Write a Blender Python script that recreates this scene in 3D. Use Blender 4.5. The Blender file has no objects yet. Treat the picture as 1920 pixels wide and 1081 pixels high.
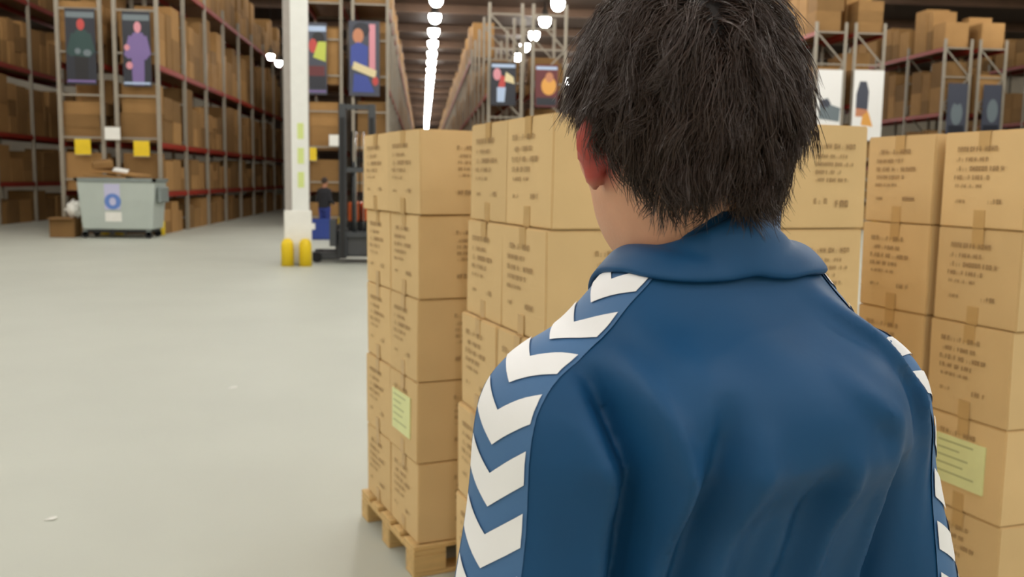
import bpy, bmesh, math, random
import numpy as np
from mathutils import Vector, Matrix
from mathutils.bvhtree import BVHTree

random.seed(7)
rng = np.random.default_rng(11)
S = bpy.context.scene
COL = S.collection

# ------------------------------------------------------------------ camera
CAM_H, YAW, PITCH, ROLL, FPX = 1.6, 0.0975, 0.1161, 0.0154, 1738.6
cy, sy, cp, sp = math.cos(YAW), math.sin(YAW), math.cos(PITCH), math.sin(PITCH)
FW = Vector((sy * cp, cy * cp, -sp))
R0 = Vector((cy, -sy, 0))
U0 = R0.cross(FW)
RT = R0 * math.cos(ROLL) + U0 * math.sin(ROLL)
UP = -R0 * math.sin(ROLL) + U0 * math.cos(ROLL)
cam_d = bpy.data.cameras.new('camera')
cam = bpy.data.objects.new('camera', cam_d)
COL.objects.link(cam)
cam.matrix_world = Matrix(((RT.x, UP.x, -FW.x, 0), (RT.y, UP.y, -FW.y, 0), (RT.z, UP.z, -FW.z, CAM_H), (0, 0, 0, 1)))
cam_d.sensor_width = 36
cam_d.lens = FPX / 1920 * 36
cam_d.clip_start = 0.05
cam_d.clip_end = 400
cam_d.dof.use_dof = True
cam_d.dof.focus_distance = 0.95
cam_d.dof.aperture_fstop = 9.0
S.camera = cam

# ------------------------------------------------------------------ world, exposure
w = bpy.data.worlds.new('world')
S.world = w
w.use_nodes = True
w.node_tree.nodes['Background'].inputs[0].default_value = (0.05, 0.04, 0.03, 1)
w.node_tree.nodes['Background'].inputs[1].default_value = 0.3
S.view_settings.view_transform = 'Standard'
S.view_settings.look = 'None'
S.view_settings.gamma = 1
S.view_settings.use_curve_mapping = False
S.view_settings.exposure = 0.2
LAMP_POWER = 66.0
LAMP_COLOR = (1.0, 0.965, 0.90)

# ------------------------------------------------------------------ materials
def lin(c):
    return tuple((v / 255 / 12.92) if v / 255 <= 0.04045 else ((v / 255 + 0.055) / 1.055) ** 2.4 for v in c) + (1,)

MATS = {}
def mat(name, rgb, rough=0.6, metal=0.0, vary=0.0, scale=8.0, bump=0.0, bscale=60.0, rand=0.0, island=0.0, spec=0.5, sheen=0.0, emit=0.0, stretch=None):
    m = bpy.data.materials.new(name)
    m.use_nodes = True
    nt = m.node_tree
    b = nt.nodes['Principled BSDF']
    col = lin(rgb)
    b.inputs['Base Color'].default_value = col
    b.inputs['Roughness'].default_value = rough
    b.inputs['Metallic'].default_value = metal
    b.inputs['Specular IOR Level'].default_value = spec
    if sheen:
        b.inputs['Sheen Weight'].default_value = sheen
    if emit:
        b.inputs['Emission Color'].default_value = col
        b.inputs['Emission Strength'].default_value = emit
    tc = nt.nodes.new('ShaderNodeTexCoord')
    vec = tc.outputs['Object']
    if stretch:
        mp = nt.nodes.new('ShaderNodeMapping')
        mp.inputs['Scale'].default_value = stretch
        nt.links.new(vec, mp.inputs[0])
        vec = mp.outputs[0]
    if vary or rand or island:
        hsv = nt.nodes.new('ShaderNodeHueSaturation')
        hsv.inputs['Color'].default_value = col
        src = []
        if vary:
            n = nt.nodes.new('ShaderNodeTexNoise')
            n.inputs['Scale'].default_value = scale
            n.inputs['Detail'].default_value = 5
            nt.links.new(vec, n.inputs['Vector'])
            mr = nt.nodes.new('ShaderNodeMapRange')
            mr.inputs[1].default_value, mr.inputs[2].default_value = 0.3, 0.7
            mr.inputs[3].default_value, mr.inputs[4].default_value = 1 - vary, 1 + vary
            nt.links.new(n.outputs['Fac'], mr.inputs[0])
            src.append(mr.outputs[0])
        if rand or island:
            if rand:
                oi = nt.nodes.new('ShaderNodeObjectInfo'); out = oi.outputs['Random']; amt = rand
            else:
                oi = nt.nodes.new('ShaderNodeNewGeometry'); out = oi.outputs['Random Per Island']; amt = island
            mr = nt.nodes.new('ShaderNodeMapRange')
            mr.inputs[3].default_value, mr.inputs[4].default_value = 1 - amt, 1 + amt
            nt.links.new(out, mr.inputs[0])
            src.append(mr.outputs[0])
        v = src[0]
        if len(src) > 1:
            mu = nt.nodes.new('ShaderNodeMath'); mu.operation = 'MULTIPLY'
            nt.links.new(src[0], mu.inputs[0]); nt.links.new(src[1], mu.inputs[1])
            v = mu.outputs[0]
        nt.links.new(v, hsv.inputs['Value'])
        nt.links.new(hsv.outputs[0], b.inputs['Base Color'])
    if bump:
        n2 = nt.nodes.new('ShaderNodeTexNoise')
        n2.inputs['Scale'].default_value = bscale
        n2.inputs['Detail'].default_value = 4
        nt.links.new(vec, n2.inputs['Vector'])
        bp = nt.nodes.new('ShaderNodeBump')
        bp.inputs['Strength'].default_value = bump
        bp.inputs['Distance'].default_value = 0.01
        nt.links.new(n2.outputs['Fac'], bp.inputs['Height'])
        nt.links.new(bp.outputs[0], b.inputs['Normal'])
    MATS[name] = m
    return m

mat('concrete', (184, 188, 177), 0.5, vary=0.035, scale=0.7, bump=0.05, bscale=3, spec=0.4)
mat('ceiling_steel', (66, 46, 32), 0.7, vary=0.15, scale=0.6)
mat('ceiling_beam_paint', (92, 68, 50), 0.6, vary=0.1, scale=2)
mat('wall_panel', (196, 186, 166), 0.7, vary=0.05, scale=1)
mat('carton', (218, 188, 138), 0.75, vary=0.03, scale=5, bump=0.06, bscale=25, rand=0.05, spec=0.25)
mat('carton_print', (160, 130, 90), 0.8)
mat('tape', (198, 164, 110), 0.35, vary=0.04)
mat('label_paper', (226, 232, 172), 0.6, vary=0.03, scale=20)
mat('rack_carton', (146, 112, 70), 0.8, vary=0.06, scale=2, rand=0.34, spec=0.2)
mat('far_carton', (146, 112, 70), 0.8, island=0.34, spec=0.2)
mat('pallet_wood', (205, 172, 115), 0.7, vary=0.12, scale=6, stretch=(1, 6, 6), bump=0.1, bscale=20)
mat('rack_grey', (142, 134, 120), 0.5, metal=0.0, vary=0.05)
mat('rack_red', (142, 38, 22), 0.55, vary=0.08, scale=2)
mat('deck_board', (120, 88, 56), 0.8, vary=0.1)
mat('safety_yellow', (228, 196, 20), 0.45, vary=0.04)
mat('paper_white', (232, 232, 226), 0.6, vary=0.03)
mat('column_white', (226, 228, 224), 0.45, vary=0.02)
mat('column_grey', (158, 152, 146), 0.5, vary=0.04)
mat('lime_sticker', (206, 220, 140), 0.5)
mat('bin_grey', (176, 186, 180), 0.45, vary=0.04, scale=2)
mat('bin_rim', (130, 140, 138), 0.4)
mat('black_rubber', (22, 22, 24), 0.6)
mat('dark_steel', (62, 66, 70), 0.45, vary=0.06)
mat('truck_body', (70, 72, 76), 0.4, vary=0.05)
mat('truck_orange', (240, 108, 36), 0.4, vary=0.04)
mat('chrome', (190, 190, 190), 0.2, metal=0.9)
mat('blue_plastic', (36, 62, 140), 0.4)
mat('blue_print', (96, 130, 200), 0.5)
mat('lilac_print', (190, 190, 220), 0.5)
mat('navy_cloth', (24, 24, 30), 0.8)
mat('skin_far', (168, 116, 88), 0.6)
mat('hair_far', (50, 34, 22), 0.7)
mat('denim_far', (34, 50, 120), 0.8)
mat('lamp_housing', (90, 88, 84), 0.4, metal=0.5)
for nm, c in dict(ink_navy=(26, 30, 42), ink_black=(14, 14, 18), ink_teal=(30, 62, 60), ink_red=(186, 66, 62), ink_purple=(116, 96, 150),
                  ink_pink=(206, 138, 150), ink_blue=(52, 70, 150), ink_lime=(186, 196, 80), ink_skin=(186, 124, 90), ink_cream=(214, 200, 156),
                  ink_sky=(170, 190, 220), ink_orange=(216, 156, 72), ink_grey=(104, 116, 122), ink_slate=(62, 66, 80), ink_white=(228, 228, 226), ink_wine=(96, 36, 40)).items():
    mat(nm, c, 0.5)
def emission(name, rgb, k):
    m = bpy.data.materials.new(name); m.use_nodes = True
    nt = m.node_tree; nt.nodes.remove(nt.nodes['Principled BSDF'])
    e = nt.nodes.new('ShaderNodeEmission')
    e.inputs[0].default_value = (*rgb, 1); e.inputs[1].default_value = k
    nt.links.new(e.outputs[0], nt.nodes['Material Output'].inputs[0])
    MATS[name] = m
emission('lamp_glow', LAMP_COLOR, LAMP_POWER)
emission('bloom_glow', (1.0, 0.96, 0.9), 2.2)

# ------------------------------------------------------------------ helpers
class MB:
    """collects shapes for one mesh"""
    def __init__(self): self.v = []; self.f = []
    def box(self, lo, hi, taper=1.0):
        n = len(self.v)
        cx, cyy = (lo[0] + hi[0]) / 2, (lo[1] + hi[1]) / 2
        for z, t in ((lo[2], taper), (hi[2], 1.0)):
            for x, y in ((lo[0], lo[1]), (hi[0], lo[1]), (hi[0], hi[1]), (lo[0], hi[1])):
                self.v.append((cx + (x - cx) * t, cyy + (y - cyy) * t, z))
        self.f += [(n, n + 3, n + 2, n + 1), (n + 4, n + 5, n + 6, n + 7)] + [(n + i, n + (i + 1) % 4, n + 4 + (i + 1) % 4, n + 4 + i) for i in range(4)]
        return self
    def tube(self, pts, r, n=10, r2=None):
        pts = [Vector(p) for p in pts]; base = len(self.v); m = len(pts)
        for i, p in enumerate(pts):
            d = (pts[min(i + 1, m - 1)] - pts[max(i - 1, 0)]).normalized()
            a = d.orthogonal().normalized(); b = d.cross(a)
            rr = r if r2 is None else r + (r2 - r) * i / (m - 1)
            for k in range(n):
                t = 2 * math.pi * k / n
                self.v.append(tuple(p + a * math.cos(t) * rr + b * math.sin(t) * rr))
        for i in range(m - 1):
            for k in range(n):
                self.f.append((base + i * n + k, base + i * n + (k + 1) % n, base + (i + 1) * n + (k + 1) % n, base + (i + 1) * n + k))
        self.f.append(tuple(base + k for k in range(n))[::-1])
        self.f.append(tuple(base + (m - 1) * n + k for k in range(n)))
        return self
    def bar(self, a, b, wx, wy):
        """rectangular bar from a to b"""
        a, b = Vector(a), Vector(b); d = (b - a).normalized()
        u = d.cross(Vector((0, 1, 0)))
        if u.length < 1e-3: u = Vector((1, 0, 0))
        u.normalize(); v = d.cross(u)
        n = len(self.v)
        for p in (a, b):
            for s, t in ((-1, -1), (1, -1), (1, 1), (-1, 1)):
                self.v.append(tuple(p + u * s * wx / 2 + v * t * wy / 2))
        self.f += [(n, n + 3, n + 2, n + 1), (n + 4, n + 5, n + 6, n + 7)] + [(n + i, n + (i + 1) % 4, n + 4 + (i + 1) % 4, n + 4 + i) for i in range(4)]
        return self
    def poly(self, pts):
        n = len(self.v); self.v += [tuple(p) for p in pts]; self.f.append(tuple(range(n, n + len(pts)))); return self
    def lathe(self, prof, n=20, c=(0, 0, 0)):
        base = len(self.v)
        for r, z in prof:
            for k in range(n):
                t = 2 * math.pi * k / n
                self.v.append((c[0] + r * math.cos(t), c[1] + r * math.sin(t), c[2] + z))
        for i in range(len(prof) - 1):
            for k in range(n):
                self.f.append((base + i * n + k, base + i * n + (k + 1) % n, base + (i + 1) * n + (k + 1) % n, base + (i + 1) * n + k))
        return self
    def mesh(self, name, m, smooth=False, bevel=0.0, seg=1):
        me = bpy.data.meshes.new(name)
        me.from_pydata(self.v, [], self.f)
        bm = bmesh.new(); bm.from_mesh(me)
        bmesh.ops.recalc_face_normals(bm, faces=bm.faces)
        if bevel:
            bmesh.ops.bevel(bm, geom=list(bm.edges), offset=bevel, segments=seg, affect='EDGES', profile=0.5)
        bm.to_mesh(me); bm.free()
        if m: me.materials.append(MATS[m])
        if smooth:
            me.shade_smooth()
        return me
    def build(self, name, m, parent=None, **k):
        return link(name, self.mesh(name, m, **k), parent)

def link(name, me, parent=None, loc=None, rz=None, scale=None):
    o = bpy.data.objects.new(name, me)
    COL.objects.link(o)
    if parent is not None: o.parent = parent
    if loc is not None: o.location = loc
    if rz is not None: o.rotation_euler = (0, 0, rz)
    if scale is not None: o.scale = scale
    return o
def tag(o, label, cat, group=None):
    o['label'] = label; o['category'] = cat
    if group: o['group'] = group
    return o
def empty(name, loc=(0, 0, 0), rz=0.0):
    o = bpy.data.objects.new(name, None); COL.objects.link(o)
    o.location = loc; o.rotation_euler = (0, 0, rz); o.empty_display_size = 0.1
    return o
def struct(o):
    o['kind'] = 'structure'; return o
def copy_tree(o, parent=None):
    c = o.copy(); COL.objects.link(c); c.parent = parent
    for ch in o.children: copy_tree(ch, c)
    return c

# ------------------------------------------------------------------ the hall
XL, XR, YB, YF, ZC = -24.0, 46.0, -16.0, 156.0, 10.4
struct(MB().box((XL, YB, -0.2), (XR, YF, 0)).build('floor', 'concrete'))
ceil = struct(MB().box((XL, YB, ZC), (XR, YF, ZC + 0.2)).build('ceiling', 'ceiling_steel'))
me_j = MB().box((XL, -0.12, ZC - 0.42), (XR, 0.12, ZC)).mesh('ceiling_beam', 'ceiling_beam_paint')
for i in range(26):
    link('ceiling_beam', me_j, ceil, (0, -8 + 6.3 * i, 0))
struct(MB().box((XL - 0.2, YB, 0), (XL, YF, ZC)).build('wall_left', 'wall_panel'))
struct(MB().box((XR, YB, 0), (XR + 0.2, YF, ZC)).build('wall_right', 'wall_panel'))
struct(MB().box((XL, YF, 0), (XR, YF + 0.2, ZC)).build('wall_back', 'ceiling_steel'))
struct(MB().box((XL, YB - 0.2, 0), (XR, YB, ZC)).build('wall_front', 'wall_panel'))
bloom = struct(empty('lamp_bloom_1', (0.4, YF - 0.02, 6.6)))  # made-up glowing arch standing for the merged bloom of the farthest lamps
MB().poly([(2.1 * math.cos(t), 0, 2.6 * math.sin(t)) for t in np.linspace(0, math.pi, 17)]).build('bloom_arch', 'bloom_glow', bloom)
fr = MB()
arc = [(2.16 * math.cos(t), -0.02, 2.66 * math.sin(t)) for t in np.linspace(0, math.pi, 17)]
fr.tube(arc, 0.06, 6).box((-2.2, -0.06, -0.06), (2.2, 0.02, 0.04)).build('bloom_rim', 'column_grey', bloom)

# ------------------------------------------------------------------ lamps
LAMP_Z = 9.6
def make_lamp():
    o = empty('high_bay_lamp')
    MB().lathe([(0.02, 0.75), (0.05, 0.75), (0.06, 0.42), (0.13, 0.38), (0.15, 0.18), (0.30, 0.0), (0.315, 0.0), (0.16, 0.22), (0.14, 0.42), (0.02, 0.46)], 20).build('reflector', 'lamp_housing', o, smooth=True)
    MB().lathe([(0.285, 0.0), (0.29, -0.10), (0.27, -0.24), (0.20, -0.36), (0.10, -0.42), (0.001, -0.43)], 16).build('glowing_bowl', 'lamp_glow', o, smooth=True)
    return o
lamp0 = make_lamp(); first_lamp = [True]
def lamp(x, y, z, label, group, k=1.0):
    if first_lamp[0]:
        o = lamp0; first_lamp[0] = False
    else:
        o = copy_tree(lamp0)
    o.location = (x, y, z); o.scale = (k, k, k); tag(o, label, 'lamp', group)
    MBc = link('suspension_cord', ME_CORD, o, (0, 0, 0.75), scale=(1, 1, (ZC - z) / k - 0.75))
ME_CORD = MB().tube([(0, 0, 0), (0, 0, 1)], 0.012, 6).mesh('suspension_cord', 'black_rubber')
Y0 = 42.4 - 4.5 * 12  # unseen lamps overhead and behind the camera, added to light the foreground
for x, y1, lab, grp in ((-16.8, 30, 'unseen round high-bay lamp high over the far end of the open floor', 'lamps over the far side of the floor'),
                        (-11.0, 30, 'unseen round high-bay lamp over the floor before the grey bin', 'lamps before the grey bin'),
                        (-5.3, 30, 'unseen round high-bay lamp over the floor before the white column', 'lamps before the white column'),
                        (0.58, 151, 'round white lamp in the long straight row above the main aisle', 'lamps above the main aisle'),
                        (6.02, 120, 'round white lamp in the slanting row beside the dark-haired head', 'lamps above the second aisle'),
                        (11.5, 84, 'small round white lamp low beside the hair, above the third aisle', 'lamps above the third aisle'),
                        (17.2, 34, 'unseen round high-bay lamp over the floor behind the stacked boxes', 'lamps behind the stacked boxes'),
                        (23.2, 34, 'unseen round high-bay lamp over the floor far beyond the stacked boxes', 'lamps far beyond the stacked boxes')):
    y = Y0
    while y < y1:
        lamp(x, y, LAMP_Z, lab, grp); y += 4.5
for x, y, z in ((-5.2, 33.2, 5.75), (-5.2, 35.0, 5.75), (-5.2, 37.2, 5.75)):
    lamp(x, y, z, 'small round lamp hung low in the aisle beside the white column', 'low lamps beside the column', .42)

# ------------------------------------------------------------------ racks
FD, GAP, BAY = 1.17, 0.26, 2.75
LEV = (1.15, 2.45, 4.48, 6.98)
PH = 7.3
ME_POST = MB().box((-0.05, -0.04, 0), (0.05, 0.04, PH)).mesh('post', 'rack_grey', bevel=0.006)
ME_BEAM = MB().box((-0.025, 0.04, -0.14), (0.025, BAY - 0.04, 0)).box((-0.02, 0.04, -0.11), (0.035, BAY - 0.04, -0.05)).mesh('beam', 'rack_red')
ME_DECK = MB().box((-FD / 2 + 0.03, 0.06, 0.0), (FD / 2 - 0.03, BAY - 0.06, 0.02)).mesh('deck', 'deck_board')
ME_HB = MB().bar((-FD / 2 + 0.05, 0, 0), (FD / 2 - 0.05, 0, 0), 0.05, 0.03).mesh('brace', 'rack_grey')
ME_DB = MB().bar((-FD / 2 + 0.05, 0, 0), (FD / 2 - 0.05, 0, 1.1), 0.05, 0.03).mesh('brace', 'rack_grey')
ME_DB2 = MB().bar((FD / 2 - 0.05, 0, 0), (-FD / 2 + 0.05, 0, 1.1), 0.05, 0.03).mesh('brace', 'rack_grey')
ME_GUARD = MB().lathe([(0.0, 0.42), (0.05, 0.41), (0.11, 0.36), (0.115, 0.0), (0, 0)], 14).mesh('foot_guard', 'safety_yellow', smooth=True)
ME_RC = MB().box((-0.5, -0.5, 0), (0.5, 0.5, 1)).mesh('cardboard_carton', 'rack_carton')
STUFF = MB()      # cartons further along the aisles
n_single = [0]

BAYW = ('first', 'second', 'third', 'fourth', 'fifth')
LN = ('floor level', 'lowest beam', 'second beam', 'third beam', 'topmost beam')
def fill(xc, y0, bay_i, row_side, levels_single, where, top=True, seed=0, skip=(), LEV=LEV, cap=1.0):
    """cartons on all levels of one bay; row_side +1 faces +X, -1 faces -X"""
    rr = random.Random(seed * 97 + bay_i * 13 + (row_side > 0))
    levels = [(0.0, LEV[0] - 0.16), (LEV[0] + 0.02, LEV[1] - 0.16), (LEV[1] + 0.02, LEV[2] - 0.16), (LEV[2] + 0.02, LEV[3] - 0.16)]
    if top: levels.append((LEV[3] + 0.02, LEV[3] + 1.9))
    for li, (z0, z1) in enumerate(levels):
        if li in skip: continue
        y = y0 + 0.12
        yend = y0 + BAY - 0.1
        while y < yend - 0.3:
            wv = rr.choice((0.42, 0.58, 0.78, 0.85, 0.9))
            if y + wv > yend: wv = yend - y
            if wv < 0.3: break
            room = (z1 - z0)
            z = z0
            fillto = z0 + room * rr.uniform(0.5, 0.93) * (cap if li == 3 else 1)
            k = rr.choice((1, 2, 2, 3)) if room > 1.4 else rr.choice((1, 1, 2))
            hgt = (fillto - z0) / k
            for i in range(k):
                dy = rr.uniform(-0.012, 0.012)
                dep = FD - 0.16 - rr.uniform(0, 0.1)
                x = xc + row_side * (FD / 2 - 0.06 - dep / 2 - rr.uniform(0, 0.03))
                if li in levels_single:
                    o = link('cardboard_carton', ME_RC, None, (x, y + wv / 2 + dy, z + 0.001), scale=(dep, wv - 0.035, hgt - 0.004))
                    size = ('narrow' if wv < .5 else 'broad' if wv < .8 else 'wide') + (' low' if hgt < .5 else ' tall' if hgt > .8 else '')
                    pile = '' if k == 1 else ' lowest of its pile' if i == 0 else ' topping its pile' if i == k - 1 else ' amid its pile'
                    lab = '%s carton%s, %s, %s bay, %s' % (size, pile, LN[li], BAYW[bay_i], where)
                    tag(o, lab, 'carton', 'like cartons: ' + lab)
                    n_single[0] += 1
                else:
                    STUFF.box((x - dep / 2, y + 0.015 + dy, z), (x + dep / 2, y + wv - 0.02 + dy, z + hgt - 0.004))
                z += hgt
            y += wv + rr.uniform(0.01, 0.08)
def rack(X0, Ys, nL, nR, label, where, seed, single_L=0, single_R=0, far_end=None, far_side=0, guards=True, skip=(), lv=(0, 1, 2, 3), levels=LEV, LEV=LEV, diag=True, first=0, cap=1.0):
    root = empty('pallet_rack', (X0, Ys, 0)); tag(root, label, 'rack')
    for row, nb, ns in ((0, nL, single_L), (1, nR, single_R)):
        if nb == 0: continue
        xc = FD / 2 + row * (FD + GAP); side = -1 if row == 0 else 1
        for i in range(nb + 1):
            for s in (-1, 1):
                p = link('post', ME_POST, root, (xc + s * (FD / 2 - 0.05), i * BAY, 0))
                if i == 0 and guards: link('foot_guard', ME_GUARD, p, (0, -0.14, 0))
            if i < 2:
                z = 0.35; q = 0
                while z < PH - 0.2:
                    link('brace', ME_HB, root, (xc, i * BAY, z))
                    if diag and z + 1.1 < PH: link('brace', ME_DB if q % 2 == 0 else ME_DB2, root, (xc, i * BAY, z))
                    z += 1.1; q += 1
        for i in range(nb):
            for lz in levels:
                for s in (-1, 1):
                    link('beam', ME_BEAM, root, (xc + s * (FD / 2 - 0.05), i * BAY, lz))
                link('deck', ME_DECK, root, (xc, i * BAY, lz))
            fill(X0 + xc, Ys + i * BAY, i, side, lv if first <= i < ns else (), where, seed=seed, skip=skip, LEV=LEV, cap=cap)
        # further along the aisle: too far to pick apart
        if far_end and side == far_side:
            f1, f2 = MB(), MB()
            nn = int((far_end - Ys) / BAY)
            for i in range(nb, nn):
                f1.box((xc - side * 0 + side * (FD / 2 - 0.1) - 0.05, i * BAY + BAY - 0.04, 0), (xc + side * (FD / 2 - 0.1) + 0.05, i * BAY + BAY + 0.04, PH))
                for lz in LEV:
                    f2.box((xc + side * (FD / 2 - 0.05) - 0.025, i * BAY + 0.04, lz - 0.14), (xc + side * (FD / 2 - 0.05) + 0.025, i * BAY + BAY - 0.04, lz))
                fill(X0 + xc, Ys + i * BAY, i, side, (), '', seed=seed)
            f1.build('far_posts', 'rack_grey', root)['kind'] = 'stuff'
            f2.build('far_beams', 'rack_red', root)['kind'] = 'stuff'
    return root
EDGE = (1.3, 2.82, 4.95, 7.15)
rack(-15.4, 21.5, 0, 6, 'pallet rack at the edge of the picture, across the aisle from the grey bin', 'rack at the picture edge', 1, single_R=4, guards=False, LEV=EDGE, levels=EDGE, first=2)
rack(-9.5, 25.7, 1, 8, 'tall pallet rack behind the grey bin with two dark sports banners', 'rack behind the grey bin', 2, single_L=1, single_R=4, diag=False)
rack(-3.65, 29.9, 1, 4, 'tall pallet rack behind the white column and the reach truck', 'rack behind the white column', 3, single_L=1, single_R=2, far_end=150, far_side=1, diag=False)
rack(2.1, 30.8, 4, 1, 'tall pallet rack with open braced end, in front of the slanting lamp row', 'rack by the slanting lamps', 4, single_L=3, single_R=1, far_end=150, far_side=-1, skip=(4,), lv=(3,), levels=LEV[:3], cap=.6)
rack(7.9, 31.6, 2, 1, 'tall pallet rack mostly hidden by the dark-haired head', 'rack hidden by the head', 5)
rack(13.75, 32.3, 3, 1, 'tall pallet rack with two white banners beside the hair', 'rack with white banners', 6, single_L=1, single_R=1, lv=(3, 4))
rack(20.1, 35.0, 3, 1, 'tall pallet rack with two dark banners above the stacked boxes', 'rack with slate banners', 7, single_L=2, single_R=1, lv=(2, 3, 4))
rack(26.3, 36.4, 3, 0, 'pallet rack at the far edge of the picture beyond the stacked boxes', 'outermost rack beyond the boxes', 8, single_L=1, lv=(2, 3, 4))
st = STUFF.build('cardboard_cartons', 'far_carton')
st['kind'] = 'stuff'; tag(st, 'brown cardboard cartons filling the racks further down the aisles', 'cartons')

# ------------------------------------------------------------------ banners and signs on the rack ends
def banner(x0, x1, z0, z1, y, base, shapes, label, name='sports_banner'):
    o = MB().box((0, -0.012, 0), (x1 - x0, 0.012, z1 - z0)).build(name, base)
    o.location = (x0, y, z0); tag(o, label, 'banner')
    W, H = x1 - x0, z1 - z0
    for i, (m, pts) in enumerate(shapes):
        MB().poly([(px * W, -0.013 - 0.002 * (i + 1), pz * H) for px, pz in pts]).build('print', m, o)
    return o
def ell(cx, cz, rx, rz, n=14):
    return [(cx + rx * math.cos(2 * math.pi * k / n), cz + rz * math.sin(2 * math.pi * k / n)) for k in range(n)]
def rect(a, b, c, d): return [(a, b), (c, b), (c, d), (a, d)]
def figure(shirt, skin, legs, dx=0.0, lean=0.0):
    return [(legs, [(.3 + dx, .02), (.72 + dx, .02), (.74 + dx, .4), (.28 + dx, .4)]),
            (shirt, [(.2 + dx, .38), (.8 + dx, .36), (.86 + dx + lean, .62), (.68 + dx + lean, .72), (.38 + dx + lean, .72), (.16 + dx + lean, .6)]),
            (shirt, [(.02 + dx, .42), (.2 + dx, .36), (.34 + dx + lean, .66), (.2 + dx + lean, .68)]),
            (shirt, [(.8 + dx, .36), (.98 + dx, .44), (.84 + dx + lean, .68), (.7 + dx + lean, .66)]),
            (skin, ell(.52 + dx + lean, .79, .13, .075))]
band = lambda c: (c, rect(.03, .88, .97, .955))
foot = lambda c: (c, rect(.03, .03, .97, .06))
BY = 25.56
banner(-9.2, -8.45, 3.9, 5.83, BY, 'ink_navy', [band('ink_grey')] + figure('ink_teal', 'ink_red', 'ink_black') + [('ink_grey', ell(.4, .44, .1, .04)), ('ink_grey', ell(.72, .42, .14, .045)), foot('ink_purple')],
       'dark banner of a figure in dark green, above the grey bin')
banner(-7.78, -7.07, 3.88, 5.8, BY, 'ink_navy', [band('ink_grey')] + figure('ink_purple', 'ink_pink', 'ink_purple', .03) + [('ink_pink', ell(.16, .52, .1, .04)), ('ink_pink', ell(.24, .28, .12, .05)), foot('ink_sky')],
       'dark banner of a figure in lilac, above the grey bin')
banner(-3.6, -2.96, 4.15, 6.32, 29.76, 'ink_slate', [band('ink_sky'), ('ink_black', ell(.6, .78, .3, .1)), ('ink_red', ell(.35, .68, .2, .1)), ('ink_lime', [(.35, .52), (.95, .46), (.98, .74), (.6, .74)]), ('ink_wine', rect(.05, .26, .9, .4)), ('ink_navy', rect(.05, .08, .95, .26)), foot('ink_purple')],
       'banner of a lime-shirted player partly behind the white column')
banner(-2.28, -1.34, 4.14, 6.42, 29.76, 'ink_slate', [('ink_pink', rect(.66, .34, .86, .96)), ('ink_navy', ell(.4, .88, .28, .1)), ('ink_skin', ell(.3, .8, .18, .1)), ('ink_blue', [(.05, .4), (.6, .38), (.62, .66), (.3, .72), (.06, .66)]), ('ink_cream', [(.1, .36), (.86, .24), (.9, .34), (.16, .46)]), ('ink_blue', [(.12, .05), (.84, .05), (.6, .26), (.16, .3)]), ('ink_red', ell(.86, .2, .1, .06))],
       'banner of a blue-shirted player behind the reach truck mast')
banner(2.2, 3.02, 4.02, 5.4, 30.66, 'ink_navy', [band('ink_sky'), ('ink_pink', ell(.25, .72, .16, .14)), ('ink_red', [(.3, .42), (.55, .4), (.6, .66), (.4, .7)]), ('ink_cream', [(.55, .56), (.95, .5), (.9, .66), (.6, .78)]), ('ink_sky', [(.25, .08), (.55, .08), (.6, .42), (.25, .42)]), ('ink_navy', rect(.6, .1, .95, .44))],
       'banner of a red and white player, nearer the straight lamp row')
banner(3.66, 4.4, 4.0, 5.36, 30.66, 'ink_wine', [band('ink_sky'), ('ink_orange', ell(.6, .5, .34, .22)), ('ink_skin', ell(.62, .7, .18, .12)), ('ink_navy', rect(.05, .04, .95, .22))],
       'banner with an orange shirt, nearer the dark-haired head')
banner(13.86, 14.76, 3.2, 5.64, 32.16, 'ink_white', [('ink_grey', [(.1, .3), (.95, .26), (.98, .46), (.6, .5), (.45, .6), (.14, .56)]), ('ink_slate', ell(.35, .52, .22, .06))],
       'white banner with a grey shoe right beside the hair', 'product_banner')
banner(15.2, 16.3, 3.2, 5.66, 32.16, 'ink_white', [('ink_slate', [(.1, .44), (.5, .4), (.52, .7), (.42, .84), (.2, .84), (.1, .66)]), ('ink_skin', [(.1, .34), (.5, .34), (.5, .44), (.1, .46)]), ('ink_orange', [(.3, .22), (.7, .2), (.52, .42), (.34, .36)])],
       'white banner with a dark hooded figure between two rack ends', 'product_banner')
banner(20.3, 21.1, 3.3, 5.6, 34.86, 'ink_slate', [('ink_grey', ell(.5, .5, .3, .2)), ('ink_navy', rect(.1, .06, .9, .3)), ('ink_slate', ell(.5, .74, .2, .1))],
       'slate banner above the stacked boxes, closer to the hair', 'product_banner')
banner(21.75, 22.5, 3.3, 5.58, 34.86, 'ink_slate', [('ink_grey', ell(.55, .56, .3, .2)), ('ink_navy', rect(.08, .05, .92, .32))],
       'slate banner above the stacked boxes, closer to the picture edge', 'product_banner')
def sign(x0, x1, z0, z1, y, m, label, name):
    o = MB().box((0, -0.01, 0), (x1 - x0, 0.01, z1 - z0)).build(name, m); o.location = (x0, y, z0); tag(o, label, 'sign')
    MB().box((-0.02, -0.012, -0.02), (x1 - x0 + 0.02, -0.002, 0)).box((-0.02, -0.012, z1 - z0), (x1 - x0 + 0.02, -0.002, z1 - z0 + 0.02)).build('sign_frame', 'rack_grey', o)
sign(-9.07, -8.67, 2.1, 2.5, BY, 'safety_yellow', 'yellow square sign over the far corner of the grey bin', 'aisle_sign')
sign(-7.58, -7.18, 2.08, 2.48, BY, 'safety_yellow', 'yellow square sign over the near corner of the grey bin', 'aisle_sign')
sign(-8.29, -7.9, 2.5, 2.82, 25.52, 'paper_white', 'white notice between the two yellow signs above the grey bin', 'notice_sign')
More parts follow.
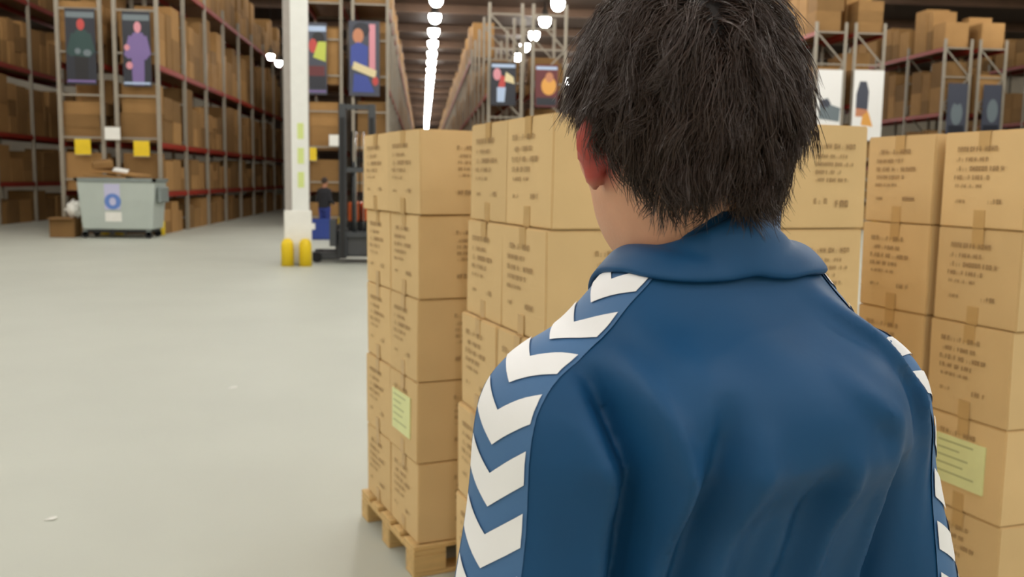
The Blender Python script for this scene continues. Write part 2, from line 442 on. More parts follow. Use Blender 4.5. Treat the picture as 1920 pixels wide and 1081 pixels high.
sign(-3.6, -3.3, 2.12, 2.52, 29.76, 'safety_yellow', 'yellow sign peeking out beside the white column', 'aisle_sign')
sign(-2.9, -2.45, 2.58, 2.92, 29.7, 'paper_white', 'white notice between the white column and the truck mast', 'notice_sign')

# ------------------------------------------------------------------ boxes on pallets
A, B, BH, PZ = 0.368, 0.552, 0.332, 0.132
def carton_mesh(seed):
    r = random.Random(seed)
    m = MB().box((-B / 2 + 0.002, -A / 2 + 0.002, 0.001), (B / 2 - 0.002, A / 2 - 0.002, BH - 0.002))
    me = m.mesh('cardboard_box', 'carton', bevel=0.006, seg=2)
    return me
def bulged_carton(seed):
    r = random.Random(seed)
    nx, ny, nz = 10, 8, 7
    bm = bmesh.new(); bmesh.ops.create_cube(bm, size=1)
    bmesh.ops.subdivide_edges(bm, edges=list(bm.edges), cuts=7, use_grid_fill=True)
    sx, syy, sz = B - 0.006, A - 0.006, BH - 0.003
    lean = (r.uniform(-0.004, 0.004), r.uniform(-0.004, 0.004))
    for v in bm.verts:
        x, y, z = v.co
        ex = (1 - (2 * y) ** 2) * (1 - (2 * z) ** 2); ey = (1 - (2 * x) ** 2) * (1 - (2 * z) ** 2); ez = (1 - (2 * x) ** 2) * (1 - (2 * y) ** 2)
        px, py, pz = x * sx, y * syy, z * sz
        if abs(abs(x) - .5) < 1e-4: px += math.copysign(0.0016 * ex, x)
        if abs(abs(y) - .5) < 1e-4: py += math.copysign(0.002 * ey, y)
        if z > .5 - 1e-4: pz -= 0.003 * ez
        v.co = (px + lean[0] * z, py + lean[1] * z, pz + BH / 2)
    sharp = [e for e in bm.edges if len(e.link_faces) == 2 and e.calc_face_angle(0) > 1.0]
    bmesh.ops.bevel(bm, geom=sharp, offset=0.004, segments=2, affect='EDGES')
    me = bpy.data.meshes.new('cardboard_box'); bm.to_mesh(me); bm.free()
    me.materials.append(MATS['carton']); me.shade_smooth(); me.set_sharp_from_angle(angle=0.35)
    return me
ME_CART = [bulged_carton(i) for i in range(4)]
def stroke_text(face, seed):
    """faded shipping print made of letter strokes; face 'end' (-x) or 'side' (-y)"""
    r = random.Random(seed); m = MB()
    def quad(s0, z0, s1, z1):
        if face == 'end':   # seen from -x: reading direction is -y
            x = -B / 2 - 0.0016
            m.poly([(x, -s0, z0), (x, -s1, z0), (x, -s1, z1), (x, -s0, z1)])
        else:
            y = -A / 2 - 0.0026
            m.poly([(s0, y, z0), (s1, y, z0), (s1, y, z1), (s0, y, z1)])
    def line(s, z, length, h):
        e = s + length
        while s < e:
            for _ in range(r.randint(2, 8)):
                if s > e: break
                wch = h * 0.62; t = h * 0.2
                k = r.randint(0, 5)
                if k != 3: quad(s, z, s + t, z + h)
                if k in (0, 1, 4): quad(s + wch - t, z, s + wch, z + h)
                if k in (1, 2, 5, 0): quad(s + t, z + h - t, s + wch - t, z + h)
                if k in (1, 2, 3): quad(s + t, z, s + wch - t, z + t)
                if k in (3, 4, 2, 5): quad(s + t, z + h / 2 - t / 2, s + wch - t, z + h / 2 + t / 2)
                s += wch + h * 0.2
            s += h * 0.5
    if face == 'end':
        for (z, L, h) in ((.262, .17, .017), (.228, .15, .015), (.196, .205, .016), (.166, .15, .015), (.138, .12, .012)):
            line(-.12 + r.uniform(-.006, .006), z, L, h)
        line(-.115, .085, .04, .012); line(.03, .085, .06, .016)
    else:
        o = -.12 if seed % 2 == 0 else .06
        line(o, .255, .15, .016)
        for z, L in ((.225, .13), (.2, .14), (.175, .1), (.15, .13)): line(o + .005, z, L, .012)
        line(o + .005, .08, .05, .018); line(o + .09, .07, .05, .022)
    return m.mesh('printed_text', 'carton_print')
ME_TE = [stroke_text('end', i) for i in range(3)]
ME_TS = [stroke_text('side', i + 10) for i in range(2)]
tp = MB(); tw = 0.024
for z, sgn in ((BH - 0.0022, 1), (0.001, -1)):
    zz = z
    tp.box((-B / 2 - 0.0005, -tw, zz - 0.0006), (B / 2 + 0.0005, tw, zz + 0.0009))
    for sx_ in (-1, 1):
        za, zb = (zz - 0.062, zz) if sgn > 0 else (zz, zz + 0.062)
        x = sx_ * (B / 2 - 0.0013)
        tp.box((min(x, x + sx_ * 0.0022), -tw, za), (max(x, x + sx_ * 0.0022), tw, zb))
ME_TAPE = tp.mesh('packing_tape', 'tape')
ME_LABEL = MB().box((-B / 2 - 0.0045, -0.105, 0.085), (-B / 2 + 0.001, 0.125, 0.255)).mesh('shipping_label', 'label_paper')
ME_LINES = MB()
for z, L in ((.232, .16), (.205, .1), (.178, .14), (.15, .12), (.12, .17)):
    ME_LINES.poly([(-B / 2 - 0.0048, .105, z), (-B / 2 - 0.0048, .105 - L, z), (-B / 2 - 0.0048, .105 - L, z + .006), (-B / 2 - 0.0048, .105, z + .006)])
mat('faint_ink', (176, 184, 130), 0.7)
ME_LINES = ME_LINES.mesh('printed_lines', 'faint_ink')

PW, PL = 2 * A + 0.03, 2 * B + 0.04     # pallet width (u) and length (v)
def pallet(corner, th, label):
    root = empty('wooden_pallet', corner, th); tag(root, label, 'pallet')
    def piece(name, lo, hi, sh=0.003):
        c = [(lo[i] + hi[i]) / 2 for i in range(3)]
        o = MB().box([lo[i] - c[i] for i in range(3)], [hi[i] - c[i] for i in range(3)]).build(name, 'pallet_wood', root, bevel=sh)
        o.location = c
    # local x = v (length), local y = u (width)
    x0, y0 = -0.02, -0.015
    for i, wd in enumerate((.13, .09, .13, .09, .13)):          # deck boards along the length
        yc = y0 + .065 + (PW - .13) * i / 4
        piece('deck_board', (x0, yc - wd / 2, PZ - .02), (x0 + PL, yc + wd / 2, PZ - .001))
    for i in range(3):
        xc = x0 + .07 + (PL - .14) * i / 2
        piece('cross_board', (xc - .07, y0, PZ - .041), (xc + .07, y0 + PW, PZ - .021))
        for j in range(3):
            yc = y0 + .05 + (PW - .1) * j / 2
            piece('block', (xc - .07, yc - .05, .02), (xc + .07, yc + .05, PZ - .042))
    for j in range(3):
        yc = y0 + .05 + (PW - .1) * j / 2
        piece('bottom_board', (x0, yc - .05, 0), (x0 + PL, yc + .05, .019))
    return root
LAYER = ('bottom layer', 'second lowest layer', 'middle layer', 'second highest layer', 'top layer')
POS = {(0, 0): 'nearest corner', (1, 0): 'behind the nearest corner', (0, 1): 'beside the nearest corner', (1, 1): 'hidden back corner'}
def stack(px, py, th, which, shifts, rots, seed, labels=(), spread=0.0, push=0.0):
    r = random.Random(seed)
    u = Vector((-math.sin(th), math.cos(th), 0)); v = Vector((math.cos(th), math.sin(th), 0))
    pallet((px, py, 0), th, 'light wooden pallet under the %s box stack' % which)
    for L in range(5):
        for i in range(2):
            for j in range(2):
                du, dv = shifts.get(L, (0, 0)) if j == 0 else (0, push)
                p = Vector((px, py, PZ + L * BH)) + u * ((i + .5) * A + du + i * spread + r.uniform(-.003, .003)) + v * ((j + .5) * B + dv + r.uniform(-.003, .003))
                o = link('cardboard_box', ME_CART[r.randint(0, 3)], None, p, th + rots.get((L, i, j), 0) + r.uniform(-.008, .008))
                tag(o, 'cardboard box, %s of the %s stack, %s' % (LAYER[L], which, POS[i, j]), 'box', 'boxes of the %s stack' % which)
                link('printed_text', ME_TE[r.randint(0, 2)], o)['kind'] = 'stuff'
                link('printed_text', ME_TS[j], o)['kind'] = 'stuff'
                link('packing_tape', ME_TAPE, o)
                if (L, i, j) in labels:
                    lb = link('shipping_label', ME_LABEL, o); lb['label'] = 'pale green paper label'
                    link('printed_lines', ME_LINES, lb)
stack(-.015, 3.617, .337, 'outer', {4: (0, -.012), 3: (0, 0.0)}, {(4, 0, 0): .05, (4, 1, 0): .02}, 1, {(1, 0, 0)})
stack(.352, 2.614, .27, 'tall middle', {4: (0, .012), 3: (0, 0.0), 2: (0, -.014), 1: (0, -.026), 0: (0, -.03)}, {}, 2, push=.027)
stack(1.934, 2.828, .227, 'labelled', {}, {}, 3, {(1, 0, 0)}, spread=.034)

# ------------------------------------------------------------------ white column with guards
co = empty('steel_column', (-2.22, 17.2, 0)); tag(co, 'white steel roof column with yellow foot guards on the open floor', 'column')
MB().box((-0.13, -0.02, 0), (0.17, 0.0, ZC)).build('front_flange', 'column_white', co)
MB().box((-0.26, 0.0, 0), (0.15, 0.34, ZC)).build('shaft', 'column_grey', co)
MB().box((-0.27, -0.06, 0.02), (0.22, -0.021, 1.0)).build('guard_sheet', 'paper_white', co, bevel=0.01)
for z in (2.42, 1.98, 1.55):
    MB().box((-0.02, -0.025, z - 0.14), (0.09, -0.021, z + 0.14)).build('sticker', 'lime_sticker', co)
for x in (-0.2, 0.12):
    MB().lathe([(0, .5), (.06, .49), (.1, .44), (.11, .38), (.115, .0), (0, 0)], 18).build('foot_guard', 'safety_yellow', co, smooth=True).location = (x, -.19, 0)

# ------------------------------------------------------------------ reach truck
tr = empty('reach_truck', (-1.1, 17.65, 0)); tag(tr, 'dark reach truck with tall mast and orange battery cover', 'forklift')
MB().box((-.5, .0, .12), (.75, 1.0, .62)).build('chassis', 'truck_body', tr, bevel=.04, seg=2)
MB().box((-.3, .05, .62), (.55, .95, .78)).build('battery_tray', 'black_rubber', tr, bevel=.02)
for x in (-.29, -.03, .23):
    MB().box((x, .1, .78), (x + .23, .9, 1.14)).build('battery_cover', 'truck_orange', tr, bevel=.03, seg=2)
for x in (-.44, .1):
    MB().box((x, -.12, .1), (x + .13, .06, 2.95)).build('mast_post', 'dark_steel', tr, bevel=.01)
    MB().box((x + .03, -.16, .1), (x + .1, -.12, 2.7)).build('mast_channel', 'black_rubber', tr)
for z in (.5, 1.7, 2.85):
    MB().box((-.31, -.1, z), (.1, -.03, z + .09)).build('mast_crossbar', 'dark_steel', tr)
for x in (-.2, -.13, -.06, .01):
    MB().tube([(x, -.06, .6), (x, -.06, 2.3), (x + .01, -.02, 2.45)], .014, 8).build('lift_chain', 'chrome' if x in (-.13, .01) else 'black_rubber', tr, smooth=True)
MB().tube([(-.18, -.02, .6), (-.18, -.02, 1.9)], .035, 10).build('lift_cylinder', 'dark_steel', tr, smooth=True)
for y in (.1, .78):
    MB().box((-1.0, y, .06), (-.45, y + .14, .2)).build('support_leg', 'truck_body', tr, bevel=.015)
    MB().tube([(-.88, y - .02, .1), (-.88, y + .16, .1)], .1, 16).build('load_wheel', 'black_rubber', tr)
for y in (.02, .84):
    MB().tube([(.45, y, .16), (.45, y + .14, .16)], .16, 18).build('drive_wheel', 'black_rubber', tr)
for z in (.32,):
    MB().box((-.62, -.1, z), (-.5, .05, z + .5)).build('fork_carriage', 'dark_steel', tr)
for y in (.3, .62):
    MB().box((-1.1, y, .1), (-.5, y + .11, .14)).box((-.55, y, .1), (-.5, y + .11, .7)).build('fork', 'dark_steel', tr)
MB().box((.0, .08, 2.16), (.75, .92, 2.22)).build('overhead_guard', 'dark_steel', tr, bevel=.02)
for x, y in ((.7, .1), (.7, .86)):
    MB().box((x, y, .6), (x + .05, y + .05, 2.17)).build('guard_post', 'dark_steel', tr)
MB().box((.56, .2, .62), (.72, .8, 1.3)).build('seat_back', 'black_rubber', tr, bevel=.04, seg=2)

# ------------------------------------------------------------------ grey bin and the things around it
bn = empty('waste_bin', (-7.6, 24.1, 0)); tag(bn, 'grey wheeled metal bin with a blue round emblem, heaped with cardboard', 'bin')
MB().box((-.96, -.0, .22), (.92, 1.15, 1.42), taper=.9).build('bin_body', 'bin_grey', bn, bevel=.03, seg=2)
rm = MB(); rm.box((-1.0, -.04, 1.42), (.96, .04, 1.5)).box((-1.0, 1.11, 1.42), (.96, 1.19, 1.5)).box((-1.0, -.04, 1.42), (-.92, 1.19, 1.5)).box((.88, -.04, 1.42), (.96, 1.19, 1.5)).build('rim', 'bin_rim', bn)
MB().box((.93, .2, .9), (1.02, .95, 1.3)).build('side_bracket', 'bin_rim', bn, bevel=.02)
MB().box((-.8, .1, .14), (.76, 1.05, .23)).build('base_frame', 'black_rubber', bn)
for x in (-.82, .72):
    for y in (.12, .95):
        MB().box((x - .05, y - .03, .06), (x + .05, y + .03, .2)).build('caster_fork', 'bin_rim', bn)
        MB().tube([(x, y - .03, .085), (x, y + .03, .085)], .085, 14).build('caster_wheel', 'black_rubber', bn)
def on_front(o, tilt=True):
    o.rotation_euler = (math.atan(-.058 / 1.2 * 1.0), 0, 0); return o
sl = lambda z: (1.42 - z) / 1.2 * .0575 - 0.006
def decal(name, m, pts, lift=0.0):
    return MB().poly([(x, sl(z) - lift, z) for x, z in pts]).build(name, m, bn)
decal('emblem_panel', 'lilac_print', rect(-.3, .72, .08, 1.36))
decal('emblem_ring', 'blue_print', ell(-.1, .92, .2, .2, 22), .004)
decal('emblem_centre', 'lilac_print', ell(-.1, .92, .08, .1, 16), .008)
decal('notice', 'paper_white', rect(-.3, .42, .1, .66))
def slab(name, loc, size, rot, m, label, cat, group=None):
    o = MB().box((-size[0] / 2, -size[1] / 2, -size[2] / 2), (size[0] / 2, size[1] / 2, size[2] / 2)).build(name, m, bevel=min(size) * .2)
    o.location = loc; o.rotation_euler = rot; tag(o, label, cat, group); return o
slab('flattened_carton', (-7.95, 24.62, 1.54), (1.0, .8, .06), (.0, .06, .1), 'rack_carton', 'flattened brown carton lying lowest in the grey bin', 'carton')
slab('flattened_carton', (-7.65, 24.7, 1.63), (1.2, .8, .05), (.0, .1, -.15), 'rack_carton', 'flattened brown carton sloping over the grey bin rim', 'carton')
slab('flattened_carton', (-8.12, 24.75, 1.84), (.5, .6, .22), (.1, -.1, .3), 'rack_carton', 'crumpled brown carton on top of the heap in the grey bin', 'carton')
slab('paper_sheet', (-7.6, 24.5, 1.7), (.35, .4, .02), (.2, .15, .2), 'paper_white', 'white paper sheet on the heap in the grey bin', 'paper')
# box and white bag beside the bin
bx = MB().box((-.3, -.25, 0), (.3, .25, .5)).build('cardboard_box', 'rack_carton', bevel=.01); bx.location = (-9.0, 24.5, 0)
tag(bx, 'brown cardboard box on the floor beside the grey bin', 'box')
MB().poly([(-.3, -.25, .5), (.3, -.25, .5), (.3, -.42, .46), (-.3, -.42, .46)]).build('open_flap', 'rack_carton', bx)
bmb = bmesh.new(); bmesh.ops.create_icosphere(bmb, subdivisions=3, radius=.2)
for v in bmb.verts:
    k = 1 + .22 * math.sin(9 * v.co.x * 5 + 3) * math.cos(7 * v.co.z * 5) + .1 * math.sin(31 * v.co.y * 3)
    v.co = Vector((v.co.x * k * 1.0, v.co.y * k, v.co.z * k * 1.1))
meb = bpy.data.meshes.new('plastic_bag'); bmb.to_mesh(meb); bmb.free(); meb.materials.append(MATS['paper_white']); meb.shade_smooth()
tag(link('plastic_bag', meb, None, (-8.78, 24.55, .7)), 'crumpled white plastic bag on the brown box beside the bin', 'bag')

# scraps on the floor
def scrap(x, y, s, label):
    m = MB().poly([(0, 0, .002), (s, .1 * s, .004), (1.15 * s, .7 * s, .012), (.4 * s, .9 * s, .003)]).poly([(s, .1 * s, .004), (1.4 * s, .3 * s, .01), (1.15 * s, .7 * s, .012)])
    o = m.build('paper_scrap', 'paper_white'); o.location = (x, y, 0.001); tag(o, label, 'paper')
scrap(-1.46, 7.06, .05, 'small white paper scrap on the floor, farther from the camera')
scrap(-1.74, 4.33, .04, 'tiny white paper scrap on the floor, nearest the camera')

# ------------------------------------------------------------------ smooth figures from distance fields
class Field:
    def __init__(self, lo, hi, h):
        self.lo = np.array(lo, float); self.h = h
        n = np.ceil((np.array(hi) - self.lo) / h).astype(int) + 1
        self.n = n
        self.ax = [self.lo[i] + h * np.arange(n[i]) for i in range(3)]
        self.d = np.full(n, 0.2, np.float32)
    def region(self, lo, hi):
        sl = []
        for i in range(3):
            a = max(0, int((lo[i] - self.lo[i]) / self.h)); b = min(self.n[i], int((hi[i] - self.lo[i]) / self.h) + 2)
            sl.append(slice(a, max(a, b)))
        X = self.ax[0][sl[0]][:, None, None]; Y = self.ax[1][sl[1]][None, :, None]; Z = self.ax[2][sl[2]][None, None, :]
        return tuple(sl), X, Y, Z
    def smin(self, sl, d, k):
        a = self.d[sl]
        hh = np.maximum(k - np.abs(a - d), 0) / k
        self.d[sl] = np.minimum(a, d) - hh * hh * k / 4
    def smax(self, sl, d, k):
        a = self.d[sl]
        hh = np.maximum(k - np.abs(a - d), 0) / k
        self.d[sl] = np.maximum(a, d) + hh * hh * k / 4
    def cone(self, a, b, ra, rb, k=0.02, sc=(1, 1, 1)):
        a, b = np.array(a, float), np.array(b, float); m = max(ra, rb) * max(sc) + k + 2 * self.h
        sl, X, Y, Z = self.region(np.minimum(a, b) - m, np.maximum(a, b) + m)
        ab = b - a; L = ab @ ab + 1e-12
        t = np.clip(((X - a[0]) * ab[0] + (Y - a[1]) * ab[1] + (Z - a[2]) * ab[2]) / L, 0, 1)
        q = np.sqrt(((X - a[0] - t * ab[0]) / sc[0]) ** 2 + ((Y - a[1] - t * ab[1]) / sc[1]) ** 2 + ((Z - a[2] - t * ab[2]) / sc[2]) ** 2)
        self.smin(sl, (q - (ra + (rb - ra) * t)) * min(sc), k)
    def ell(self, c, r, k=0.02, cut=False, rot=None):
        c, r = np.array(c, float), np.array(r, float); m = r.max() + k + 2 * self.h
        sl, X, Y, Z = self.region(c - m, c + m)
        P = [X - c[0], Y - c[1], Z - c[2]]
        if rot is not None:
            R_ = np.array(rot); P = [P[0] * R_[i][0] + P[1] * R_[i][1] + P[2] * R_[i][2] for i in range(3)]
        k0 = np.sqrt((P[0] / r[0]) ** 2 + (P[1] / r[1]) ** 2 + (P[2] / r[2]) ** 2)
        k1 = np.sqrt((P[0] / r[0] ** 2) ** 2 + (P[1] / r[1] ** 2) ** 2 + (P[2] / r[2] ** 2) ** 2) + 1e-9
        d = k0 * (k0 - 1) / k1
        if cut: self.smax(sl, -d, k)
        else: self.smin(sl, d, k)
    def slices(self, prof, k=0.03, e=2.4):
        """body trunk from (z, half width, half depth, centre y) rows"""
        pr = np.array(prof); m = 0.05
        sl, X, Y, Z = self.region((-pr[:, 1].max() - m, (pr[:, 3] - pr[:, 2]).min() - m, pr[0, 0] - m), (pr[:, 1].max() + m, (pr[:, 3] + pr[:, 2]).max() + m, pr[-1, 0] + m))
        z = np.clip(Z, pr[0, 0], pr[-1, 0])
        A_ = np.interp(z, pr[:, 0], pr[:, 1]); B_ = np.interp(z, pr[:, 0], pr[:, 2]); C_ = np.interp(z, pr[:, 0], pr[:, 3])
        q = (np.abs(X / A_) ** e + np.abs((Y - C_) / B_) ** e) ** (1 / e)
        d = (q - 1) * np.minimum(A_, B_)
        d = np.maximum(d, np.maximum(Z - pr[-1, 0], pr[0, 0] - Z))
        self.smin(sl, d, k)
    def blur(self, n=1):
        for _ in range(n):
            for ax in range(3):
                d = self.d
                s1 = np.roll(d, 1, ax); s2 = np.roll(d, -1, ax)
                self.d = (0.25 * s1 + 0.5 * d + 0.25 * s2)
    def cutz(self, z, below=True, k=0.004):
        sl = (slice(None),) * 3
        dz = (z - self.ax[2]) if below else (self.ax[2] - z)
        self.smax(sl, np.broadcast_to(dz[None, None, :], self.d.shape), k)
    def mesh(self, name, m):
        d = self.d; h = self.h
        d[0] = d[-1] = 0.2; d[:, 0] = d[:, -1] = 0.2; d[:, :, 0] = d[:, :, -1] = 0.2
        s = d < 0
        nx, ny, nz = (np.array(d.shape) - 1)
        cnt = np.zeros((nx, ny, nz), np.int8)
        for a in (0, 1):
            for b in (0, 1):
                for c in (0, 1):
                    cnt += s[a:nx + a, b:ny + b, c:nz + c]
        act = np.argwhere((cnt > 0) & (cnt < 8))
        idx = np.full((nx, ny, nz), -1, np.int64); idx[act[:, 0], act[:, 1], act[:, 2]] = np.arange(len(act))
        pos = np.zeros((len(act), 3)); num = np.zeros(len(act))
        cr = [(a, b, c) for a in (0, 1) for b in (0, 1) for c in (0, 1)]
        for p in cr:
            for ax in range(3):
                if p[ax] == 1: continue
                q = list(p); q[ax] = 1
                dp = d[act[:, 0] + p[0], act[:, 1] + p[1], act[:, 2] + p[2]]; dq = d[act[:, 0] + q[0], act[:, 1] + q[1], act[:, 2] + q[2]]
                x = (dp < 0) != (dq < 0)
                t = np.where(x, dp / np.where(x, dp - dq, 1), 0)
                for i in range(3):
                    pos[:, i] += np.where(x, p[i] + (t if i == ax else 0), 0)
                num += x
        verts = self.lo + (act + pos / num[:, None]) * h
        quads = []
        for ax in range(3):
            u, v = (ax + 1) % 3, (ax + 2) % 3
            sh = [slice(1, None)] * 3; sh[ax] = slice(0, -1)
            s0 = s[tuple(slice(1, -1) if i != ax else slice(0, -1) for i in range(3))]
            s1 = s[tuple(slice(1, -1) if i != ax else slice(1, None) for i in range(3))]
            e = np.argwhere(s0 != s1)
            inside = s0[e[:, 0], e[:, 1], e[:, 2]]
            g = e.copy()
            for i in range(3):
                if i != ax: g[:, i] += 1
            def cell(du, dv):
                c = g.copy(); c[:, u] -= du; c[:, v] -= dv
                return idx[c[:, 0], c[:, 1], c[:, 2]]
            Q = np.stack([cell(1, 1), cell(0, 1), cell(0, 0), cell(1, 0)], 1)
            Q[~inside] = Q[~inside][:, ::-1]
            quads.append(Q)
        Q = np.concatenate(quads); Q = Q[(Q >= 0).all(1)]
        me = bpy.data.meshes.new(name)
        me.vertices.add(len(verts)); me.vertices.foreach_set('co', verts.ravel().astype(np.float32))
        me.loops.add(len(Q) * 4); me.loops.foreach_set('vertex_index', Q.ravel().astype(np.int32))
        me.polygons.add(len(Q)); me.polygons.foreach_set('loop_start', (np.arange(len(Q)) * 4).astype(np.int32))
        me.update(calc_edges=True); me.validate()
        me.materials.append(MATS[m]); me.shade_smooth()
        return me, verts, Q

def skin_material(name, rgb, red, ears, radius):
    m = mat(name, rgb, 0.5, vary=0.05, scale=30, bump=0.05, bscale=200)
    nt = m.node_tree; b = nt.nodes['Principled BSDF']
    b.inputs['Subsurface Weight'].default_value = 0.15
    b.inputs['Subsurface Radius'].default_value = (0.01, 0.003, 0.002)
    b.inputs['Subsurface Scale'].default_value = 0.5
    src = b.inputs['Base Color'].links[0].from_socket
    tc = nt.nodes.new('ShaderNodeTexCoord'); out = None
    for e in ears:
        dn = nt.nodes.new('ShaderNodeVectorMath'); dn.operation = 'DISTANCE'; dn.inputs[1].default_value = e
        nt.links.new(tc.outputs['Object'], dn.inputs[0])
        mr = nt.nodes.new('ShaderNodeMapRange'); mr.inputs[1].default_value = radius * .75; mr.inputs[2].default_value = radius * 1.3; mr.inputs[3].default_value = 1; mr.inputs[4].default_value = 0
        nt.links.new(dn.outputs['Value'], mr.inputs[0])
        if out is None: out = mr.outputs[0]
        else:
            mx = nt.nodes.new('ShaderNodeMath'); mx.operation = 'MAXIMUM'
            nt.links.new(out, mx.inputs[0]); nt.links.new(mr.outputs[0], mx.inputs[1]); out = mx.outputs[0]
    mix = nt.nodes.new('ShaderNodeMix'); mix.data_type = 'RGBA'
    nt.links.new(out, mix.inputs[0]); nt.links.new(src, mix.inputs[6]); mix.inputs[7].default_value = lin(red)
    nt.links.new(mix.outputs[2], b.inputs['Base Color'])

HX, HZ, VS = -0.02, -0.02, 1.0133
HC = np.array((HX, 0.025, 1.645 + HZ))                 # head centre
EAR_Z, EAR_Y = 1.628 + HZ, 0.022
skin_material('skin', (214, 160, 128), (172, 70, 60), [(HX - .086, EAR_Y, EAR_Z), (HX + .086, EAR_Y, EAR_Z)], .034)  # ear colour reddened to stand for backlight coming through the skin
mat('jacket_cloth', (20, 74, 118), 0.55, vary=0.04, scale=14, bump=0.12, bscale=14, spec=0.3)
mat('stripe_cloth', (70, 112, 158), 0.6, vary=0.03)
mat('white_cloth', (242, 244, 246), 0.6, vary=0.02)
mat('hair_dark', (56, 40, 31), 0.33, vary=0.1, scale=40, spec=0.55)
mat('scalp_dark', (24, 17, 14), 0.7)
mat('trouser_cloth', (40, 42, 50), 0.8, vary=0.05)
mat('shoe_leather', (34, 34, 36), 0.5)

PX, PY, PR = 0.250, 0.785, 0.22                    # where the worker stands, turn
person = empty('person', (PX, PY, 0), PR)
person.scale = (1, 1, VS)
tag(person, 'person with tousled dark hair in a blue jacket with white chevrons, seen from behind', 'person')

# body: one continuous surface ------------------------------------------------
def body_field(h):
    f = Field((-.34, -.2, -.02), (.34, .34, 1.8), h)
    f.ell(HC + (0, 0, 0.0), (.074, .095, .104), .02)                 # skull
    H = lambda x, y, z: (HX + x, y, z + HZ)
    f.ell(H(0, .062, 1.582), (.056, .058, .066), .035)                # jaw
    f.ell(H(0, .108, 1.545), (.022, .018, .018), .02)                 # chin
    f.cone(H(0, .112, 1.655), H(0, .136, 1.615), .009, .014, .012)    # nose
    f.ell(H(0, .108, 1.668), (.05, .018, .01), .015)                  # brow
    for s in (-1, 1):
        f.ell(H(s * .032, .122, 1.65), (.015, .012, .01), .01, cut=True)
        f.ell(H(s * .032, .108, 1.65), (.012, .012, .012), .004)      # eye
        f.ell(H(s * .046, .092, 1.62), (.02, .02, .018), .02)         # cheek bone
        a = s * .5                                                    # ear standing off the head
        ca, sa = math.cos(a), math.sin(a)
        rot = ((ca, -sa, 0), (sa, ca, 0), (0, 0, 1))
        f.ell((HX + s * .083, EAR_Y, EAR_Z), (.0075, .018, .028), .008, rot=rot)
        f.ell((HX + s * .092, EAR_Y - .008, EAR_Z + .006), (.0055, .013, .021), .006, rot=rot)
        f.ell((HX + s * .08, EAR_Y + .004, EAR_Z - .026), (.007, .01, .011), .006)
    f.cone(H(-.018, .122, 1.588), H(.018, .122, 1.588), .006, .006, .008)   # lips
    f.cone(H(-.015, .121, 1.578), H(.015, .121, 1.578), .007, .007, .006)
    f.cone((0, -.004, 1.44), H(.004, .02, 1.6), .056, .052, .03)      # neck
    f.slices([(.84, .15, .1, .0), (.95, .155, .105, .0), (1.1, .11, .062, .02), (1.25, .108, .064, .018), (1.36, .108, .07, .008), (1.42, .1, .065, 0), (1.47, .065, .055, -.002)], .05)
    for s in (-1, 1):
        f.cone((s * .05, -.0, 1.45), (s * .14, -.006, 1.378), .036, .036, .03)
        ex = .19 if s < 0 else .222
        f.cone((s * .145, -.006, 1.376), (s * ex, -.012, 1.12), .034, .032, .015)
        f.cone((s * ex, -.012, 1.12), (s * .17, .16, .98), .037, .026, .015)
        f.cone((s * .17, .16, .98), (s * .165, .21, .95), .024, .03, .012, )       # wrist to palm
        f.cone((s * .165, .21, .95), (s * .163, .235, .935), .03, .03, .012, (.6, 1, 1))
        for q, (dz, L) in enumerate(((.022, .07), (.008, .078), (-.007, .073), (-.021, .058))):    # fingers, gently bent
            p0 = np.array((s * .163, .245, .935 + dz)); p1 = p0 + np.array((-s * .006, L * .5, -.012)); p2 = p1 + np.array((-s * .02, L * .32, -.02)); p3 = p2 + np.array((-s * .02, L * .1, -.016))
            f.cone(p0, p1, .0085, .008, .004); f.cone(p1, p2, .008, .0075, .003); f.cone(p2, p3, .0075, .0065, .003)
        t0 = np.array((s * .158, .212, .968)); t1 = t0 + np.array((-s * .02, .03, .014)); t2 = t1 + np.array((-s * .012, .028, -.002))
        f.cone(t0, t1, .012, .01, .008); f.cone(t1, t2, .01, .008, .003)           # thumb
        f.cone((s * .08, 0, .88), (s * .095, .01, .5), .085, .056, .04)
        f.cone((s * .095, .01, .5), (s * .1, -.02, .1), .055, .036, .02)
        f.cone((s * .1, -.03, .05), (s * .115, .12, .035), .035, .03, .03)
    return f
me, bv, bq = body_field(.0065).mesh('body', 'skin')
link('body', me, person)

# jacket ----------------------------------------------------------------------
def seg_dist(X, Z, pts):
    best = None
    for (x0, z0), (x1, z1) in zip(pts[:-1], pts[1:]):
        dx, dz = x1 - x0, z1 - z0; L = dx * dx + dz * dz
        t = np.clip(((X - x0) * dx + (Z - z0) * dz) / L, 0, 1)
        d = np.sqrt((X - x0 - t * dx) ** 2 + (Z - z0 - t * dz) ** 2)
        best = d if best is None else np.minimum(best, d)
    return best
f = Field((-.32, -.2, .86), (.32, .26, 1.58), .0048)
f.slices([(.9, .178, .125, .0), (.95, .176, .125, .0), (1.1, .17, .1, .03), (1.25, .174, .104, .022), (1.33, .176, .118, .002), (1.37, .172, .126, -.01), (1.41, .15, .108, -.012), (1.46, .11, .085, -.008), (1.5, .085, .07, 0), (1.515, .075, .066, 0)], .04, 2.3)
for s in (-1, 1):
    ex = .198 if s < 0 else .232
    zs = 1.449 if s < 0 else 1.46
    f.cone((s * .058, -.006, zs), (s * .143, -.01, 1.386), .05, .056, .05)
    f.cone((s * .147, -.012, 1.384), (s * ex, -.016, 1.12), .059, .055, .03)
    f.cone((s * ex, -.016, 1.12), (s * .172, .15, .99), .055, .04, .03)
f.cone((-.065, -.094, 1.40), (.065, -.094, 1.40), .05, .05, .05)       # shoulder blades
